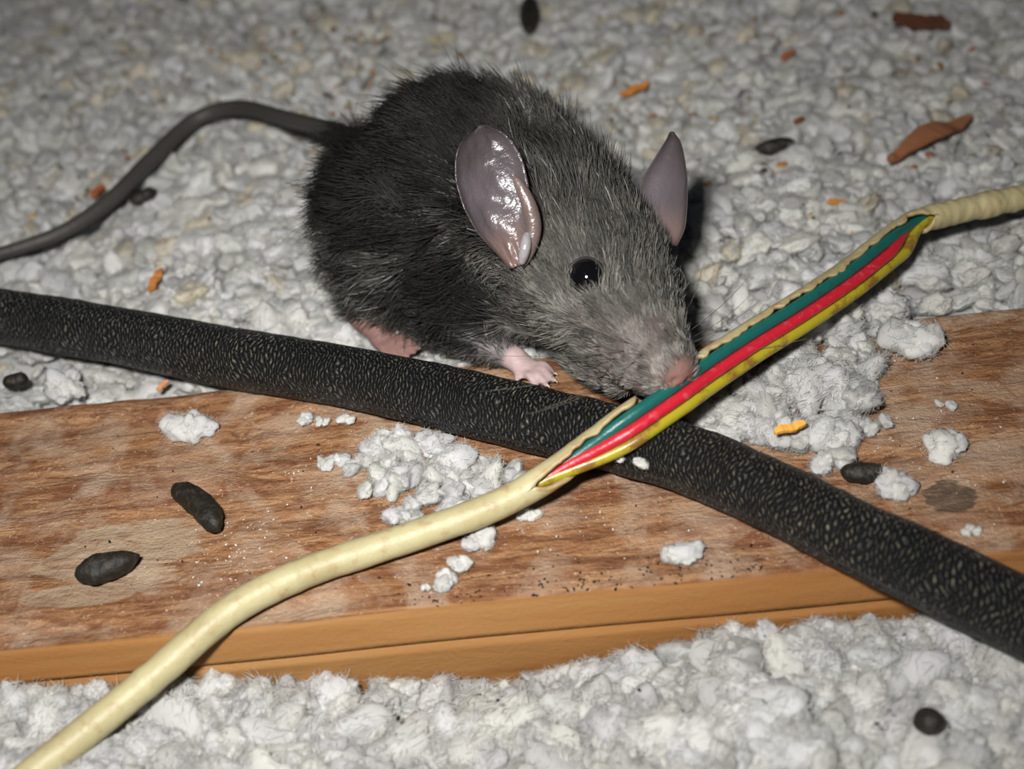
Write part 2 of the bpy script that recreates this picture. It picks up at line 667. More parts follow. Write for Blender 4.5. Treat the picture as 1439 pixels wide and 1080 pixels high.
def fuzzy(k, nh, level=2):
    """cottony puff of radius about 1: lumpy core wrapped in short curled fibres"""
    v, f = PROTO[level][k]
    n = len(v)
    idx = rng.integers(0, n, nh)
    root = v[idx] * .93
    out = norm(root)
    tang = norm(np.cross(out, rng.normal(0, 1, (nh, 3))))
    d = norm(tang + out * rng.uniform(.05, .75, nh)[:, None])
    ln = rng.uniform(.25, .85, nh)
    bend = -out * (ln * rng.uniform(.0, .45, nh))[:, None] + rng.normal(0, .16, (nh, 3)) * ln[:, None]
    one = np.ones((1, 3))
    hv, hf, _ = hairs(root, d, ln, rng.uniform(.008, .018, nh), np.ones((nh, 3)), np.ones((nh, 3)), bend, seg=3)
    return np.vstack([v, hv]), np.vstack([f, hf + n])


CLUMP_COL = bpy.data.collections.new('clump_shapes')        # prototypes, never linked to the scene
for k in range(NPROTO):
    v_, f_ = fuzzy(k, 900)
    CLUMP_COL.objects.link(bpy.data.objects.new('clump_shape', raw_mesh('clump_shape', v_ / CM, f_, M_INS_I)))


def scatter_group():
    g = bpy.data.node_groups.new('scatter_clumps', 'GeometryNodeTree')
    g.interface.new_socket('Geometry', in_out='INPUT', socket_type='NodeSocketGeometry')
    g.interface.new_socket('Geometry', in_out='OUTPUT', socket_type='NodeSocketGeometry')
    N_ = g.nodes
    gi, go = N_.new('NodeGroupInput'), N_.new('NodeGroupOutput')
    ci = N_.new('GeometryNodeCollectionInfo')
    ci.inputs['Collection'].default_value = CLUMP_COL
    ci.inputs['Separate Children'].default_value = True
    ci.inputs['Reset Children'].default_value = True
    ip = N_.new('GeometryNodeInstanceOnPoints')
    ip.inputs['Pick Instance'].default_value = True

    def na(name, typ):
        nd = N_.new('GeometryNodeInputNamedAttribute')
        nd.data_type = typ
        nd.inputs['Name'].default_value = name
        return next(o for o in nd.outputs if o.enabled and o.name == 'Attribute')
    L = g.links.new
    L(gi.outputs[0], ip.inputs['Points'])
    L(na('is_clump', 'BOOLEAN'), ip.inputs['Selection'])
    L(ci.outputs[0], ip.inputs['Instance'])
    L(na('pid', 'INT'), ip.inputs['Instance Index'])
    L(na('rot', 'FLOAT_VECTOR'), ip.inputs['Rotation'])
    L(na('scl', 'FLOAT_VECTOR'), ip.inputs['Scale'])
    jn = N_.new('GeometryNodeJoinGeometry')
    L(ip.outputs[0], jn.inputs[0])
    L(gi.outputs[0], jn.inputs[0])
    L(jn.outputs[0], go.inputs[0])
    return g


SCATTER = scatter_group()


def clump_object(name, base_mesh, pos, rad, tint, label, flat=(0.5, 0.9), tilt=0.45, org=None):
    """stuff: one object whose points each carry a fibre clump"""
    n = len(pos)
    bv_, bf_, bc_ = base_mesh
    nb = len(bv_)
    V = np.vstack([bv_, pos])
    C = np.vstack([np.broadcast_to(bc_, (nb, 3)), tint])
    o = put(name, V, bf_, M_INS, base=org, col=C, kind='stuff', cat='insulation', label=label)
    me = o.data
    me.materials.append(M_INS_I)

    def at(nm, typ, key, arr):
        a_ = me.attributes.new(nm, typ, 'POINT')
        a_.data.foreach_set(key, arr.ravel())
    z3 = np.zeros((nb, 3), np.float32)
    at('is_clump', 'BOOLEAN', 'value', np.r_[np.zeros(nb, bool), np.ones(n, bool)])
    at('pid', 'INT', 'value', np.r_[np.zeros(nb, np.int32), rng.integers(0, NPROTO, n).astype(np.int32)])
    rot = np.stack([rng.normal(0, tilt, n), rng.normal(0, tilt, n), rng.uniform(0, 6.28, n)], 1).astype(np.float32)
    at('rot', 'FLOAT_VECTOR', 'vector', np.vstack([z3, rot]))
    scl = rad[:, None] * np.stack([rng.uniform(.85, 1.4, n), rng.uniform(.7, 1.05, n), rng.uniform(*flat, n)], 1) * CM
    at('scl', 'FLOAT_VECTOR', 'vector', np.vstack([z3, scl.astype(np.float32)]))
    at('tint', 'FLOAT_VECTOR', 'vector', np.vstack([z3, tint.astype(np.float32)]))
    md_ = o.modifiers.new('clumps', 'NODES')
    md_.node_group = SCATTER
    return o


def build_insulation():
    # continuous under-layer so no gap shows between the clumps
    def base_grid(x0, x1, y0, y1, step, test, drop, cut):
        xs = np.arange(x0, x1, step)
        ys = np.arange(y0, y1, step)
        X, Y = np.meshgrid(xs, ys, indexing='ij')
        X, Y = X.ravel(), Y.ravel()
        w_ = jv(X, Y)
        v = np.stack([X, Y, ground(X, Y) - drop], 1)
        # straight border along the joist
        t_ = cut(w_)
        v[:, :2] += (t_ - w_)[:, None] * JV[:2]
        ny = len(ys)
        i = np.arange(len(xs) - 1)[:, None] * ny
        j = np.arange(ny - 1)[None]
        q = np.stack([i + j, i + ny + j, i + ny + j + 1, i + j + 1], -1).reshape(-1, 4)
        cx = jv(X, Y)[q].mean(1)
        q = q[test(cx)]
        return v, np.vstack([q[:, [0, 1, 2]], q[:, [0, 2, 3]]]), np.array([0.77, 0.765, 0.745])

    # ---- behind the joist
    n = 21500
    x = rng.uniform(-20, 20, n)
    y = rng.uniform(-2, 24, n)
    v = jv(x, y)
    ok = (v > 0.12) & in_view(x, y)
    x, y, v = x[ok], y[ok], v[ok]
    r = 0.10 + 0.27 * rng.random(len(x)) ** 2.0
    r = np.minimum(r, np.maximum(0.1, v * 0.7))
    z = ground(x, y) + rng.uniform(-0.08, 0.08, len(x)) - r * .25
    br_ = sstep(3.5, 9, v) * 0.10 + 0.02
    pos = np.stack([x, y, z], 1)
    tn = tints(len(x), 0, 0.66, 0.88)
    bm_ = (rng.random(len(x)) < br_)
    tn[bm_] *= np.array([0.95, 0.88, 0.75])
    clump_object('loose_fill_insulation', base_grid(-22, 22, -4, 28, 0.35, lambda t: t > -0.2, .24, lambda t: np.maximum(t, 0.03)),
                 pos, r, tn, 'grey white loose fill insulation spread behind the wooden joist', flat=(.4, .75), org=(0, 4, 0))
    # ---- in front of the joist
    n = 6800
    x = rng.uniform(-11, 11, n)
    y = rng.uniform(-9.5, -2, n)
    v = jv(x, y) + JW
    ok = (v < -0.27) & in_view(x, y)
    x, y, v = x[ok], y[ok], v[ok]
    r = 0.12 + 0.28 * rng.random(len(x)) ** 1.6
    r = np.minimum(r, np.maximum(0.10, (-v - 0.15) * 0.9))
    z = ground(x, y) + rng.uniform(-0.12, 0.12, len(x)) - r * .2
    pos = np.stack([x, y, z], 1)
    tn = tints(len(x), 0, 0.66, 0.88)
    clump_object('loose_fill_insulation', base_grid(-13, 13, -11, 1, 0.3, lambda t: t < -JW, .28, lambda t: np.minimum(t, -JW - .2)),
                 pos, r, tn, 'bright white puffy insulation piled against the front face of the joist', org=(0, -5, -1.5))


build_insulation()


def heap(name, label, spots):
    pos, rad = [], []
    for px, py, z, s, n in spots:
        c = P(px, py, z)
        for k in range(n):
            rr = s * rng.uniform(0.35, 0.8)
            d = rng.normal(0, s * 0.6, 2)
            pos.append([c[0] + d[0], c[1] + d[1] * 0.8, max(rr * 0.55, z + rng.uniform(-0.1, 0.1) * s)])
            rad.append(rr)
    pos, rad = np.array(pos), np.array(rad)
    pad, _ = P(spots[0][0], spots[0][1], 0), 0
    bg = (np.array([pad + [-.05, -.05, 0.01], pad + [.05, -.05, 0.01], pad + [0, .05, 0.01]]), np.array([[0, 1, 2]]), np.array([.7, .7, .68]))
    clump_object(name, bg, pos, rad, tints(len(pos), 0, 0.66, 0.88), label, (0.5, 0.8), org=pad)


heap('insulation_heap', 'white insulation heap spilled on the joist between black cable and stripped wires',
     [(1180, 470, .14, .40, 9), (1110, 490, .2, .42, 10), (1065, 540, .16, .42, 11), (1125, 540, .2, .42, 11),
      (1180, 540, .14, .38, 9), (1015, 580, .12, .34, 9), (1080, 590, .14, .34, 10), (1140, 605, .12, .32, 9),
      (1195, 600, .1, .28, 6), (1170, 640, .1, .24, 5), (1240, 450, .1, .26, 6), (1190, 500, .15, .3, 6), (1040, 600, .1, .3, 7)])
heap('insulation_heap', 'white insulation heap lying in the corner between black and cream cable',
     [(525, 635, .08, .26, 8), (575, 628, .1, .28, 8), (640, 655, .1, .32, 9), (700, 672, .1, .32, 9),
      (560, 672, .08, .26, 8), (610, 692, .08, .28, 8), (660, 700, .08, .26, 7), (580, 722, .06, .22, 7),
      (530, 690, .06, .18, 4), (500, 650, .06, .18, 4)])


def tuft(px, py, z, w, h, label, rot=0.0, n=5, group=None, lift=0.0):
    """one loose tuft, w x h photo pixels across"""
    c = P(px, py, z)
    dep = np.dot(CAM - c, VC)
    w, h = w * dep / F_PX, h * dep / F_PX
    pos, rad = [], []
    for k in range(n):
        t = (k + 0.5) / n * 2 - 1
        rr = min(w, h * 1.3) * rng.uniform(0.30, 0.42)
        dx = t * max(w / 2 - rr * 0.7, 0)
        dy = rng.uniform(-1, 1) * max(h * 0.7 - rr, h * 0.12)
        pos.append([c[0] + dx * math.cos(rot) - dy * math.sin(rot), c[1] + dx * math.sin(rot) + dy * math.cos(rot),
                    z + rr * 0.45])
        rad.append(rr)
    pos, rad = np.array(pos), np.array(rad)
    V, F, C = clump_set(pos, rad, tints(n, 0, 0.70, 0.88))
    V[:, 2] = np.maximum(V[:, 2], z - 0.02)
    return put('insulation_tuft', V, F, M_INS, col=C, label=label, cat='tuft', group=group)


TG = 'loose tufts lying on the joist'
tuft(272, 606, 0, 58, 50, 'fist shaped white tuft alone on the joist above the two droppings', 0.5, 6, TG)
tuft(434, 592, 0, 26, 26, 'small white tuft on the joist against the black cable, left of a twin', 0.9, 3, TG)
tuft(458, 594, 0, 18, 36, 'thin upright white tuft on the joist against the black cable', 1.2, 3, TG)
tuft(487, 592, 0, 26, 20, 'tiny round white tuft tucked under the black cable edge', 0, 3, TG)
tuft(468, 650, 0, 52, 24, 'flat white tuft at the outer end of the heap between the cables', 0.2, 5, TG)
tuft(675, 764, 0, 44, 30, 'white tuft on bare wood just below the cream cable', 0.6, 5, TG)
tuft(647, 795, 0, 28, 22, 'middle small tuft of a trail leading down from the cream cable', 0.2, 4, TG)
tuft(627, 822, 0, 40, 26, 'lowest tuft of a trail leading from the cream cable to the joist edge', 0.7, 5, TG)
tuft(603, 828, 0, 14, 24, 'tiny sliver of white fluff at the end of the tuft trail', 1.0, 2, TG)
tuft(744, 728, 0, 34, 20, 'little white tuft beside the shadow under the stripped cable', 0.3, 4, TG)
tuft(955, 782, 0, 52, 34, 'round white tuft alone on the joist below the black cable', 0, 5, TG)
tuft(1332, 632, 0, 56, 42, 'broad white tuft on the far end of the joist beside black cable', 0.0, 6, TG)
tuft(1256, 688, 0, 52, 44, 'white tuft behind the black cable next to a dropping', -0.3, 5, TG)
tuft(1325, 570, 0, 18, 28, 'tiny white flake alone on the pinkish wood of the joist', 1.0, 3, TG)
tuft(1365, 748, 0, 34, 18, 'small tuft beside the black cable at the dark stain on wood', 0, 3, TG)
tuft(1283, 484, 0.05, 78, 60, 'large square white tuft on the joist edge beside the heap', -0.2, 8, TG)
tuft(1245, 440, 0.02, 60, 44, 'curled white tuft where the heap meets the joist back edge', 0.3, 6, TG)
tuft(1223, 540, 0.0, 18, 46, 'curled thin white strip of fluff at the heap edge', 1.3, 4, TG)
tuft(1180, 625, 0.02, 62, 44, 'soft white tuft at the lower end of the heap behind black cable', 0.2, 6, TG)
tuft(890, 650, 0.62, 24, 40, 'small white flake stuck on the black cable under the wires', 0.9, 3, 'flakes on the black cable')
tuft(330, 462, 0.80, 14, 10, 'white speck sitting on top of the black cable', 0, 2, 'flakes on the black cable')
tuft(93, 550, -0.1, 50, 56, 'bright white tuft beside the joist back edge below black cable', 0.6, 6, 'bright tufts behind the joist')
tuft(545, 478, 0.0, 44, 54, 'pale tuft between hind foot and foreleg of the rat', 0.9, 5, 'bright tufts behind the joist')


# ------------------------------------------------------------------ tubes
def tube(path, rad, sides=32, cap=True, rad_fn=None):
    """path (n,3) -> verts, quads(list), uv in cm"""
    n = len(path)
    t = norm(np.gradient(path, axis=0))
    ref = np.array([0, 0, 1.0])
    s = norm(np.cross(t, ref))
    u = np.cross(s, t)
    a = np.linspace(0, 2 * np.pi, sides, endpoint=False)
    r = np.broadcast_to(np.asarray(rad, float), (n,))
    R = r[:, None] * np.ones((1, sides))
    if rad_fn is not None:
        R = R * rad_fn(n, sides)
    v = path[:, None, :] + R[..., None] * (np.cos(a)[None, :, None] * s[:, None, :] + np.sin(a)[None, :, None] * u[:, None, :])
    L = np.r_[0, np.cumsum(np.linalg.norm(np.diff(path, axis=0), axis=1))]
    uv = np.stack([np.repeat(L[:, None], sides, 1), np.repeat((a * r.mean())[None], n, 0)], -1).reshape(-1, 2)
    i = np.arange(n - 1)[:, None] * sides
    j = np.arange(sides)[None]
    j2 = (j + 1) % sides
    f = np.stack([i + j, i + j2, i + sides + j2, i + sides + j], -1).reshape(-1, 4).tolist()
    if cap:
        f.append(list(range(sides))[::-1])
        f.append(list(range((n - 1) * sides, n * sides)))
    return v.reshape(-1, 3), f, uv


BR = 0.46
bp = [(-900, 300, .45), (-560, 352, .48), (-260, 400, .50), (-120, 424, .50), (20, 447, .50), (180, 474, .48), (300, 498, .46), (480, 528, .46), (640, 562, .46),
      (780, 596, .47), (900, 625, .47), (990, 654, .47), (1090, 698, .46), (1180, 744, .44), (1270, 786, .36), (1390, 843, .12),
      (1480, 890, -.15), (1600, 960, -.55)]
bpath, _ = spline([P(*q) for q in bp], 520)
bn = fbm(np.stack([np.linspace(0, 15, 520), np.zeros(520), np.zeros(520)], 1), 77, 2)
v, f, uv = tube(bpath, BR * (1 + 0.02 * bn), 56)
v = v + norm(v - np.repeat(bpath, 56, 0)) * (0.012 * fbm(v * 3.0, 71, 3))[:, None]
put('black_cable', v, f, M_BRAID, uv=uv, label='thick black braided cable lying across the wooden joist', cat='cable')

# ------------------------------------------------------------------ cream cable with exposed wires
cp = [(-30, 1150, -.35), (60, 1075, -.30), (120, 1028, -.22), (225, 942, -.02), (300, 876, .18), (360, 836, .24), (440, 800, .25),
      (520, 773, .26), (600, 746, .30), (690, 713, .42), (760, 676, .62), (820, 634, .85), (880, 590, 1.10), (940, 549, 1.18),
      (985, 517, 1.16), (1050, 474, 1.14), (1120, 431, 1.10), (1190, 384, 1.02), (1250, 337, .92), (1290, 312, .85),
      (1340, 298, .78), (1390, 287, .70), (1480, 268, .55), (1620, 240, .3)]
N = 560
cpath, cs = spline([P(*q) for q in cp], N)
cpx = ((cpath - CAM) @ VR) / (-(cpath - CAM) @ VC) * F_PX + W_PX / 2        # photo x of each sample, to place the stripped stretch
CR = 0.20
ct = norm(np.gradient(cpath, axis=0))
# 'opening' direction: up and towards the near right side of the cable
open_dir = norm(np.cross(ct, np.cross(np.array([0.30, -0.80, 0.75]), ct)))
side = np.cross(open_dir, ct)                                     # far/left (+) to near/right (-)?
side = np.where((side @ np.array([0.5, -0.75, -0.3]))[:, None] > 0, side, -side)   # + = near right side
cable = thing('stripped_cable', cpath[N // 3] * [1, 1, 0], 'cream vinyl cable gnawed open to show green, red and yellow wires', 'cable')


def px_s(x):
    return float(np.interp(x, cpx, cs))


def build_jacket():
    sides = 28
    nz = fbm(np.stack([cs * 5.5, cs * 0, cs * 0], 1), 91, 3)
    nz2 = fbm(np.stack([cs * 5.5, cs * 0 + 5, cs * 0], 1), 95, 3)
    # half angle of the opening to each side of the opening direction
    far = 46 * sstep(735, 815, cpx) * (1 - sstep(1285, 1312, cpx))
    far = far + 130 * sstep(893, 915, cpx) * (1 - sstep(968, 992, cpx))    # bitten right away at the mouth
    near = 108 * sstep(745, 805, cpx) * (1 - sstep(1290, 1306, cpx))
    on = (far > 2) & (near > 2)
    far = far + on * (17 * nz)
    near = near + on * (10 * nz2)
    V, F, C = [], [], []
    th = 0.065
    for i in range(N):
        a0, a1 = near[i], 360 - far[i]
        ang = np.radians(np.linspace(a0, a1, sides))
        rough = 1.0 + 0.02 * nz[i]
        if 1270 < cpx[i]:
            rough += 0.06 * nz2[i]
        d = np.cos(ang)[:, None] * open_dir[i] + np.sin(ang)[:, None] * side[i]
        rough = rough + 0.03 * np.sin(ang * 3 + nz[i] * 6)[:, None] * (cpx[i] > 1280)
        V.append(cpath[i] + d * CR * rough)
        V.append(cpath[i] + d * (CR - th) * rough)
        e = np.zeros(sides)
        if on[i]:
            e[:2] = 0.55
            e[-2:] = 0.35
        C.append(np.clip(e + 0.25 * max(nz[i], 0) * (cpx[i] > 730), 0, 1))
        C.append(np.zeros(sides))
    V = np.vstack(V)
    C = np.repeat(np.concatenate(C)[:, None], 3, 1)
    k = 2 * sides
    for i in range(N - 1):
        b, c = i * k, (i + 1) * k
        for j in range(sides - 1):
            F.append([b + j, b + j + 1, c + j + 1, c + j])
            F.append([b + sides + j, c + sides + j, c + sides + j + 1, b + sides + j + 1])
        if on[i] or on[i + 1]:
            F.append([b, c, c + sides, b + sides])
            F.append([b + sides - 1, b + k - 1, c + k - 1, c + sides - 1])
    o = put('jacket', V, F, M_JACKET, cable, col=C, label='cream vinyl jacket with a long chewed opening')
    bm = bmesh.new()
    bm.from_mesh(o.data)
    bmesh.ops.remove_doubles(bm, verts=bm.verts, dist=0.00001)
    bm.to_mesh(o.data)
    bm.free()
    return o


build_jacket()
M_GREEN = mat_plain('teal_green_wire', srgb(20, 86, 80), 0.35, 0.5, srgb(30, 58, 50), 6, 0.5)
M_RED = mat_plain('red_wire', srgb(180, 30, 46), 0.35, 0.5, srgb(204, 96, 104), 7, 0.6)
M_YEL = mat_plain('yellow_wire', srgb(154, 142, 32), 0.35, 0.5, srgb(118, 82, 34), 2.6, 0.9, 0.0002, 0.48, 0.60)


def wire(mat, label, x0, x1, off, up, r):
    i0, i1 = px_s(x0), px_s(x1)
    sel = (cs > i0) & (cs < i1)
    t = (cs[sel] - i0) / (i1 - i0)
    w = sstep(0, 0.20, t) * (1 - sstep(0.86, 1, t))
    p = cpath[sel] + side[sel] * (off * w)[:, None] + open_dir[sel] * (up * w)[:, None] - open_dir[sel] * ((1 - w) * 0.06)[:, None]
    v, f, _ = tube(p, r, 16)
    return put('wire', v, f, mat, cable, label=label)


wire(M_GREEN, 'teal green insulated wire', 770, 1306, -0.020, 0.09, 0.086)
wire(M_RED, 'red insulated wire', 752, 1290, 0.140, 0.13, 0.082)
wire(M_YEL, 'yellow insulated wire', 735, 1318, 0.290, 0.07, 0.085)


# ------------------------------------------------------------------ the rat
HA = norm(np.array([.433, -.722, .541]))         # head axes given along camera right / up / towards camera ...
HL = norm(np.array([.781, 0, -.624]))


def cw(v):
    return VR * v[0] + VU * v[1] + VC * v[2]


FWD, LEFT = norm(cw(HA)), norm(cw(HL))            # ... and turned into world axes
LEFT = norm(LEFT - FWD * np.dot(FWD, LEFT))
UPH = np.cross(FWD, LEFT)
NOSE = P(963, 512, 1.56)
EARMID = NOSE - FWD * 2.77


def HP(f, l, u):
    return EARMID + FWD * f + LEFT * l + UPH * u


RAT = thing('rat', T((-0.8, 2.3, 0.0)), 'young dark grey rat crouching behind the black cable and biting the wires', 'rat')
BV, BF = [], []


def add_shape(v, f):
    o = sum(len(x) for x in BV)
    BV.append(v)
    BF.extend([[i + o for i in q] for q in f])


SPH = ico(3)


def ball(c, r, axes=None):
    v = SPH[0] * np.asarray(r, float)
    if axes is not None:
        v = v[:, :1] * axes[0] + v[:, 1:2] * axes[1] + v[:, 2:3] * axes[2]
    add_shape(v + np.asarray(c), SPH[1].tolist())


def limb(pts, n=24, sides=16):
    """pts rows: x y z r ; round ended tapered limb"""
    q, _ = spline(np.array(pts, float), n)
    v, f, _ = tube(q[:, :3], q[:, 3], sides)
    add_shape(v, f)
    ball(q[0, :3], q[0, 3])
    ball(q[-1, :3], q[-1, 3])


HX = (FWD, LEFT, UPH)


def tball(c, r):
    ball(T(c), r)


def tlimb(pts, n=24, sides=16):
    limb([(*T(q[:3]), q[3]) for q in pts], n, sides)


# trunk
tball((-1.55, 2.45, 1.30), (1.42, 1.45, 1.38))
tball((-0.85, 2.85, 1.75), (1.42, 1.45, 1.42))
tball((-0.15, 2.75, 1.85), (1.25, 1.3, 1.25))
tball((0.45, 2.10, 1.50), (1.15, 1.15, 1.2))
tball((-0.5, 2.0, 0.95), (1.5, 1.1, 0.95))
tball((0.35, 1.35, .80), (.75, .70, .72))
tball((-.30, 1.15, .60), (.7, .6, .58))
tball((.50, 1.05, .58), (.62, .50, .52))
tlimb([(-1.7, 2.7, 1.4, 1.1), (-2.1, 3.2, 1.45, .70), (-2.5, 3.9, 1.6, .32), (-2.85, 4.5, 1.62, .19)])
# neck
limb([(*T((0.15, 2.3, 1.6)), 1.2), (*HP(-0.5, 0, -.45), 1.1), (*HP(0.2, 0, -.35), 1.0)])
# head
ball(HP(0.30, 0, -.35), (1.25, 1.16, 0.95), HX)
for s in (-1, 1):
    ball(HP(0.80, s * .56, -.55), (.90, .66, .68), HX)          # cheeks
    ball(HP(1.2, s * .54, -.12), (.52, .36, .36), HX)           # brow around the eye
    ball(HP(2.24, s * .26, -.46), (.44, .33, .34), HX)          # whisker pads
limb([(*HP(0.8, 0, -.36), .96), (*HP(1.5, 0, -.38), .84), (*HP(2.1, 0, -.36), .64), (*HP(2.45, 0, -.30), .46)])
ball(HP(2.68, 0, -.20), (.19, .21, .18), HX)
limb([(*HP(0.9, 0, -.92), .62), (*HP(1.5, 0, -1.02), .48), (*HP(2.02, 0, -.98), .28)])      # lower jaw
# near hind leg: thigh, shank, long foot
tball((-1.75, 1.95, 1.05), (1.1, 0.95, 1.05))
tlimb([(-1.5, 1.5, .7, .62), (-2.1, 1.5, .48, .42), (-2.42, 1.55, .26, .25)])
tlimb([(-2.48, 1.68, .20, .21), (-2.30, 1.38, .18, .22), (-1.98, .98, .13, .18)])
for k in range(5):
    b = np.array([-1.98, .96, .11]) + np.array([.62, .62, 0]) * (k - 2) * .075
    e = b + np.array([.40 + .05 * (k - 2), -.36 + .05 * (k - 2), -.05])
    tlimb([(*b, .085), (*(b * .5 + e * .5 + [0, 0, .05]), .075), (*e, .05)], 10, 8)
# far hind leg (behind the trunk)
tball((-0.9, 4.0, 1.0), (1.1, 0.8, 1.0))
tlimb([(-0.3, 4.6, .2, .24), (.2, 4.4, .14, .2), (.7, 4.2, .1, .16)])
# near foreleg lying along the joist's back edge
tlimb([(-0.35, 1.75, 1.15, .80), (-0.85, 1.15, .72, .58), (-0.95, .88, .48, .42)])
tlimb([(-0.95, .88, .46, .42), (-0.55, .62, .34, .30), (-.15, .44, .27, .215), (.05, .33, .22, .19)])
PAW = T((.16, .24, .17))
PD = norm((T((.24, .18, .17)) - PAW) * [1, 1, 0])
PS = np.array([-PD[1], PD[0], 0])
ball(PAW, (.24, .20, .12), (PD, PS, np.array([0, 0, 1.0])))
CLAWS = []
for k, (sp, ln) in enumerate(((-1.5, .26), (-.5, .36), (.5, .38), (1.5, .28))):
    b = PAW + PD * .15 + PS * sp * .085 + [0, 0, -.02]
    d = norm(PD + PS * sp * .16)
    m1 = b + d * ln * .5 + [0, 0, .05]
    e = b + d * ln + [0, 0, -.07]
    limb([(*b, .070), (*m1, .064), (*e, .048)], 12, 10)
    CLAWS.append((e, d))
b = PAW - PS * .16 + PD * .02
limb([(*b, .06), (*(b + PD * .1 - PS * .12 + [0, 0, -.03]), .045)], 8, 8)     # stubby thumb
# far foreleg, tucked under the chin
tlimb([(1.0, 1.9, .95, .60), (1.5, 1.5, .55, .36), (1.75, 1.1, .28, .22), (1.85, .9, .18, .18)])
for k in range(4):
    b = np.array([1.86 + .08 * (k - 1.5), .82, .12])
    tlimb([(*b, .065), (*(b + [.03 * (k - 1.5), -.18, .02]), .06), (*(b + [.05 * (k - 1.5), -.33, -.05]), .045)], 8, 8)
# tail
tail_px = [(400, 166, 1.15, .15), (335, 151, .62, .155), (275, 168, .36, .16), (215, 222, .30, .165), (160, 277, .30, .155),
           (95, 322, .26, .135), (20, 350, .22, .12), (-70, 372, .2, .10), (-160, 378, .18, .075)]
tail = [(*T((-2.45, 3.9, 1.62)), .30), (*T((-2.85, 4.5, 1.62)), .185)] + [(*P(a_, b_, z_), r_) for a_, b_, z_, r_ in tail_px]
limb(tail, 160, 14)

# one continuous skin
tmp = bpy.data.objects.new('rat_tmp', bpy.data.meshes.new('rat_tmp'))
tmp.data.from_pydata([tuple(x) for x in np.vstack(BV)], [], BF)
COL.objects.link(tmp)
md = tmp.modifiers.new('r', 'REMESH')
md.mode = 'VOXEL'
md.voxel_size = 0.034
ms = tmp.modifiers.new('s', 'SMOOTH')
ms.iterations = 5
ms.factor = 0.5
dg = bpy.context.evaluated_depsgraph_get()
em = tmp.evaluated_get(dg).to_mesh()
nv = len(em.vertices)
bv = np.empty(nv * 3, np.float32)
em.vertices.foreach_get('co', bv)
bv = bv.reshape(-1, 3).astype(float)
bn_ = np.empty(nv * 3, np.float32)
em.vertices.foreach_get('normal', bn_)
bn_ = bn_.reshape(-1, 3).astype(float)
em.calc_loop_triangles()
tri = np.empty(len(em.loop_triangles) * 3, np.int32)
em.loop_triangles.foreach_get('vertices', tri)
tri = tri.reshape(-1, 3)
tmp.evaluated_get(dg).to_mesh_clear()
bpy.data.objects.remove(tmp)


def hl(p):
    d = np.asarray(p) - EARMID
    return d @ FWD, d @ LEFT, d @ UPH


def dist(p, c):
    return np.linalg.norm(p - np.asarray(c), axis=1)


def regions(p):
    f_, l_, u_ = hl(p)
    po = Tinv(p)
    muzzle = sstep(1.3, 2.5, f_)
    nose = sstep(.30, .17, dist(p, HP(2.76, 0, -.18)))
    paw = sstep(.50, .36, dist(p, PAW + PD * .16))
    paw = np.maximum(paw, sstep(.95, .7, dist(po, (-2.1, 1.05, .0))) * (p[:, 2] < .42))
    paw = np.maximum(paw, sstep(.55, .4, dist(po, (1.87, .7, .1))))
    tl = sstep(-2.62, -2.85, po[:, 0]) * (po[:, 1] > 3.2)
    tl = np.where(po[:, 0] < -3.3, 1.0, tl)
    tl = np.where((po[:, 1] > 4.3) & (po[:, 0] < -2.6), 1.0, tl)
    return muzzle, nose, paw, tl


def body_colour(p):
    muzzle, nose, paw, tl = regions(p)
    c = np.tile(np.array(srgb(58, 54, 50)), (len(p), 1))
    def lay(c, w, col):
        return c * (1 - w[:, None]) + np.array(col) * w[:, None]
    c = lay(c, muzzle * .8, srgb(92, 80, 75))
    c = lay(c, nose, srgb(134, 101, 93))
    wrist = sstep(.9, .55, dist(p, PAW))
    c = lay(c, wrist * .9, srgb(112, 104, 106))
    c = lay(c, paw, srgb(170, 147, 145))
    hind = sstep(1.0, .8, dist(Tinv(p), (-2.1, 1.05, 0))) * (p[:, 2] < .5)
    c = lay(c, hind, srgb(128, 98, 92))
    c = lay(c, tl, srgb(60, 57, 54))
    return c


M_SKIN = mat_attr('rat_skin', 0.55, 0.35, 9.0, 0.0002)
# nostrils and the mouth slit pressed into the muzzle
for s in (-1, 1):
    q = HP(2.83, s * .10, -.22)
    w = np.exp(-(dist(bv, q) / .055) ** 2)
    bv -= FWD * (0.09 * w)[:, None]
q = hl(bv)
cleft = np.exp(-(q[1] / .035) ** 2) * sstep(2.45, 2.65, q[0]) * sstep(-.22, -.32, q[2])
bv -= FWD * (0.06 * cleft)[:, None]
slit = np.exp(-((q[2] + .60 - .05 * (q[0] - 2.2)) / .045) ** 2) * sstep(1.6, 1.9, q[0])
bv -= bn_ * (0.07 * slit)[:, None]
bc = body_colour(bv)
body = put('body', bv, tri, M_SKIN, RAT, col=bc, label='continuous skin of head, trunk, legs and tail')


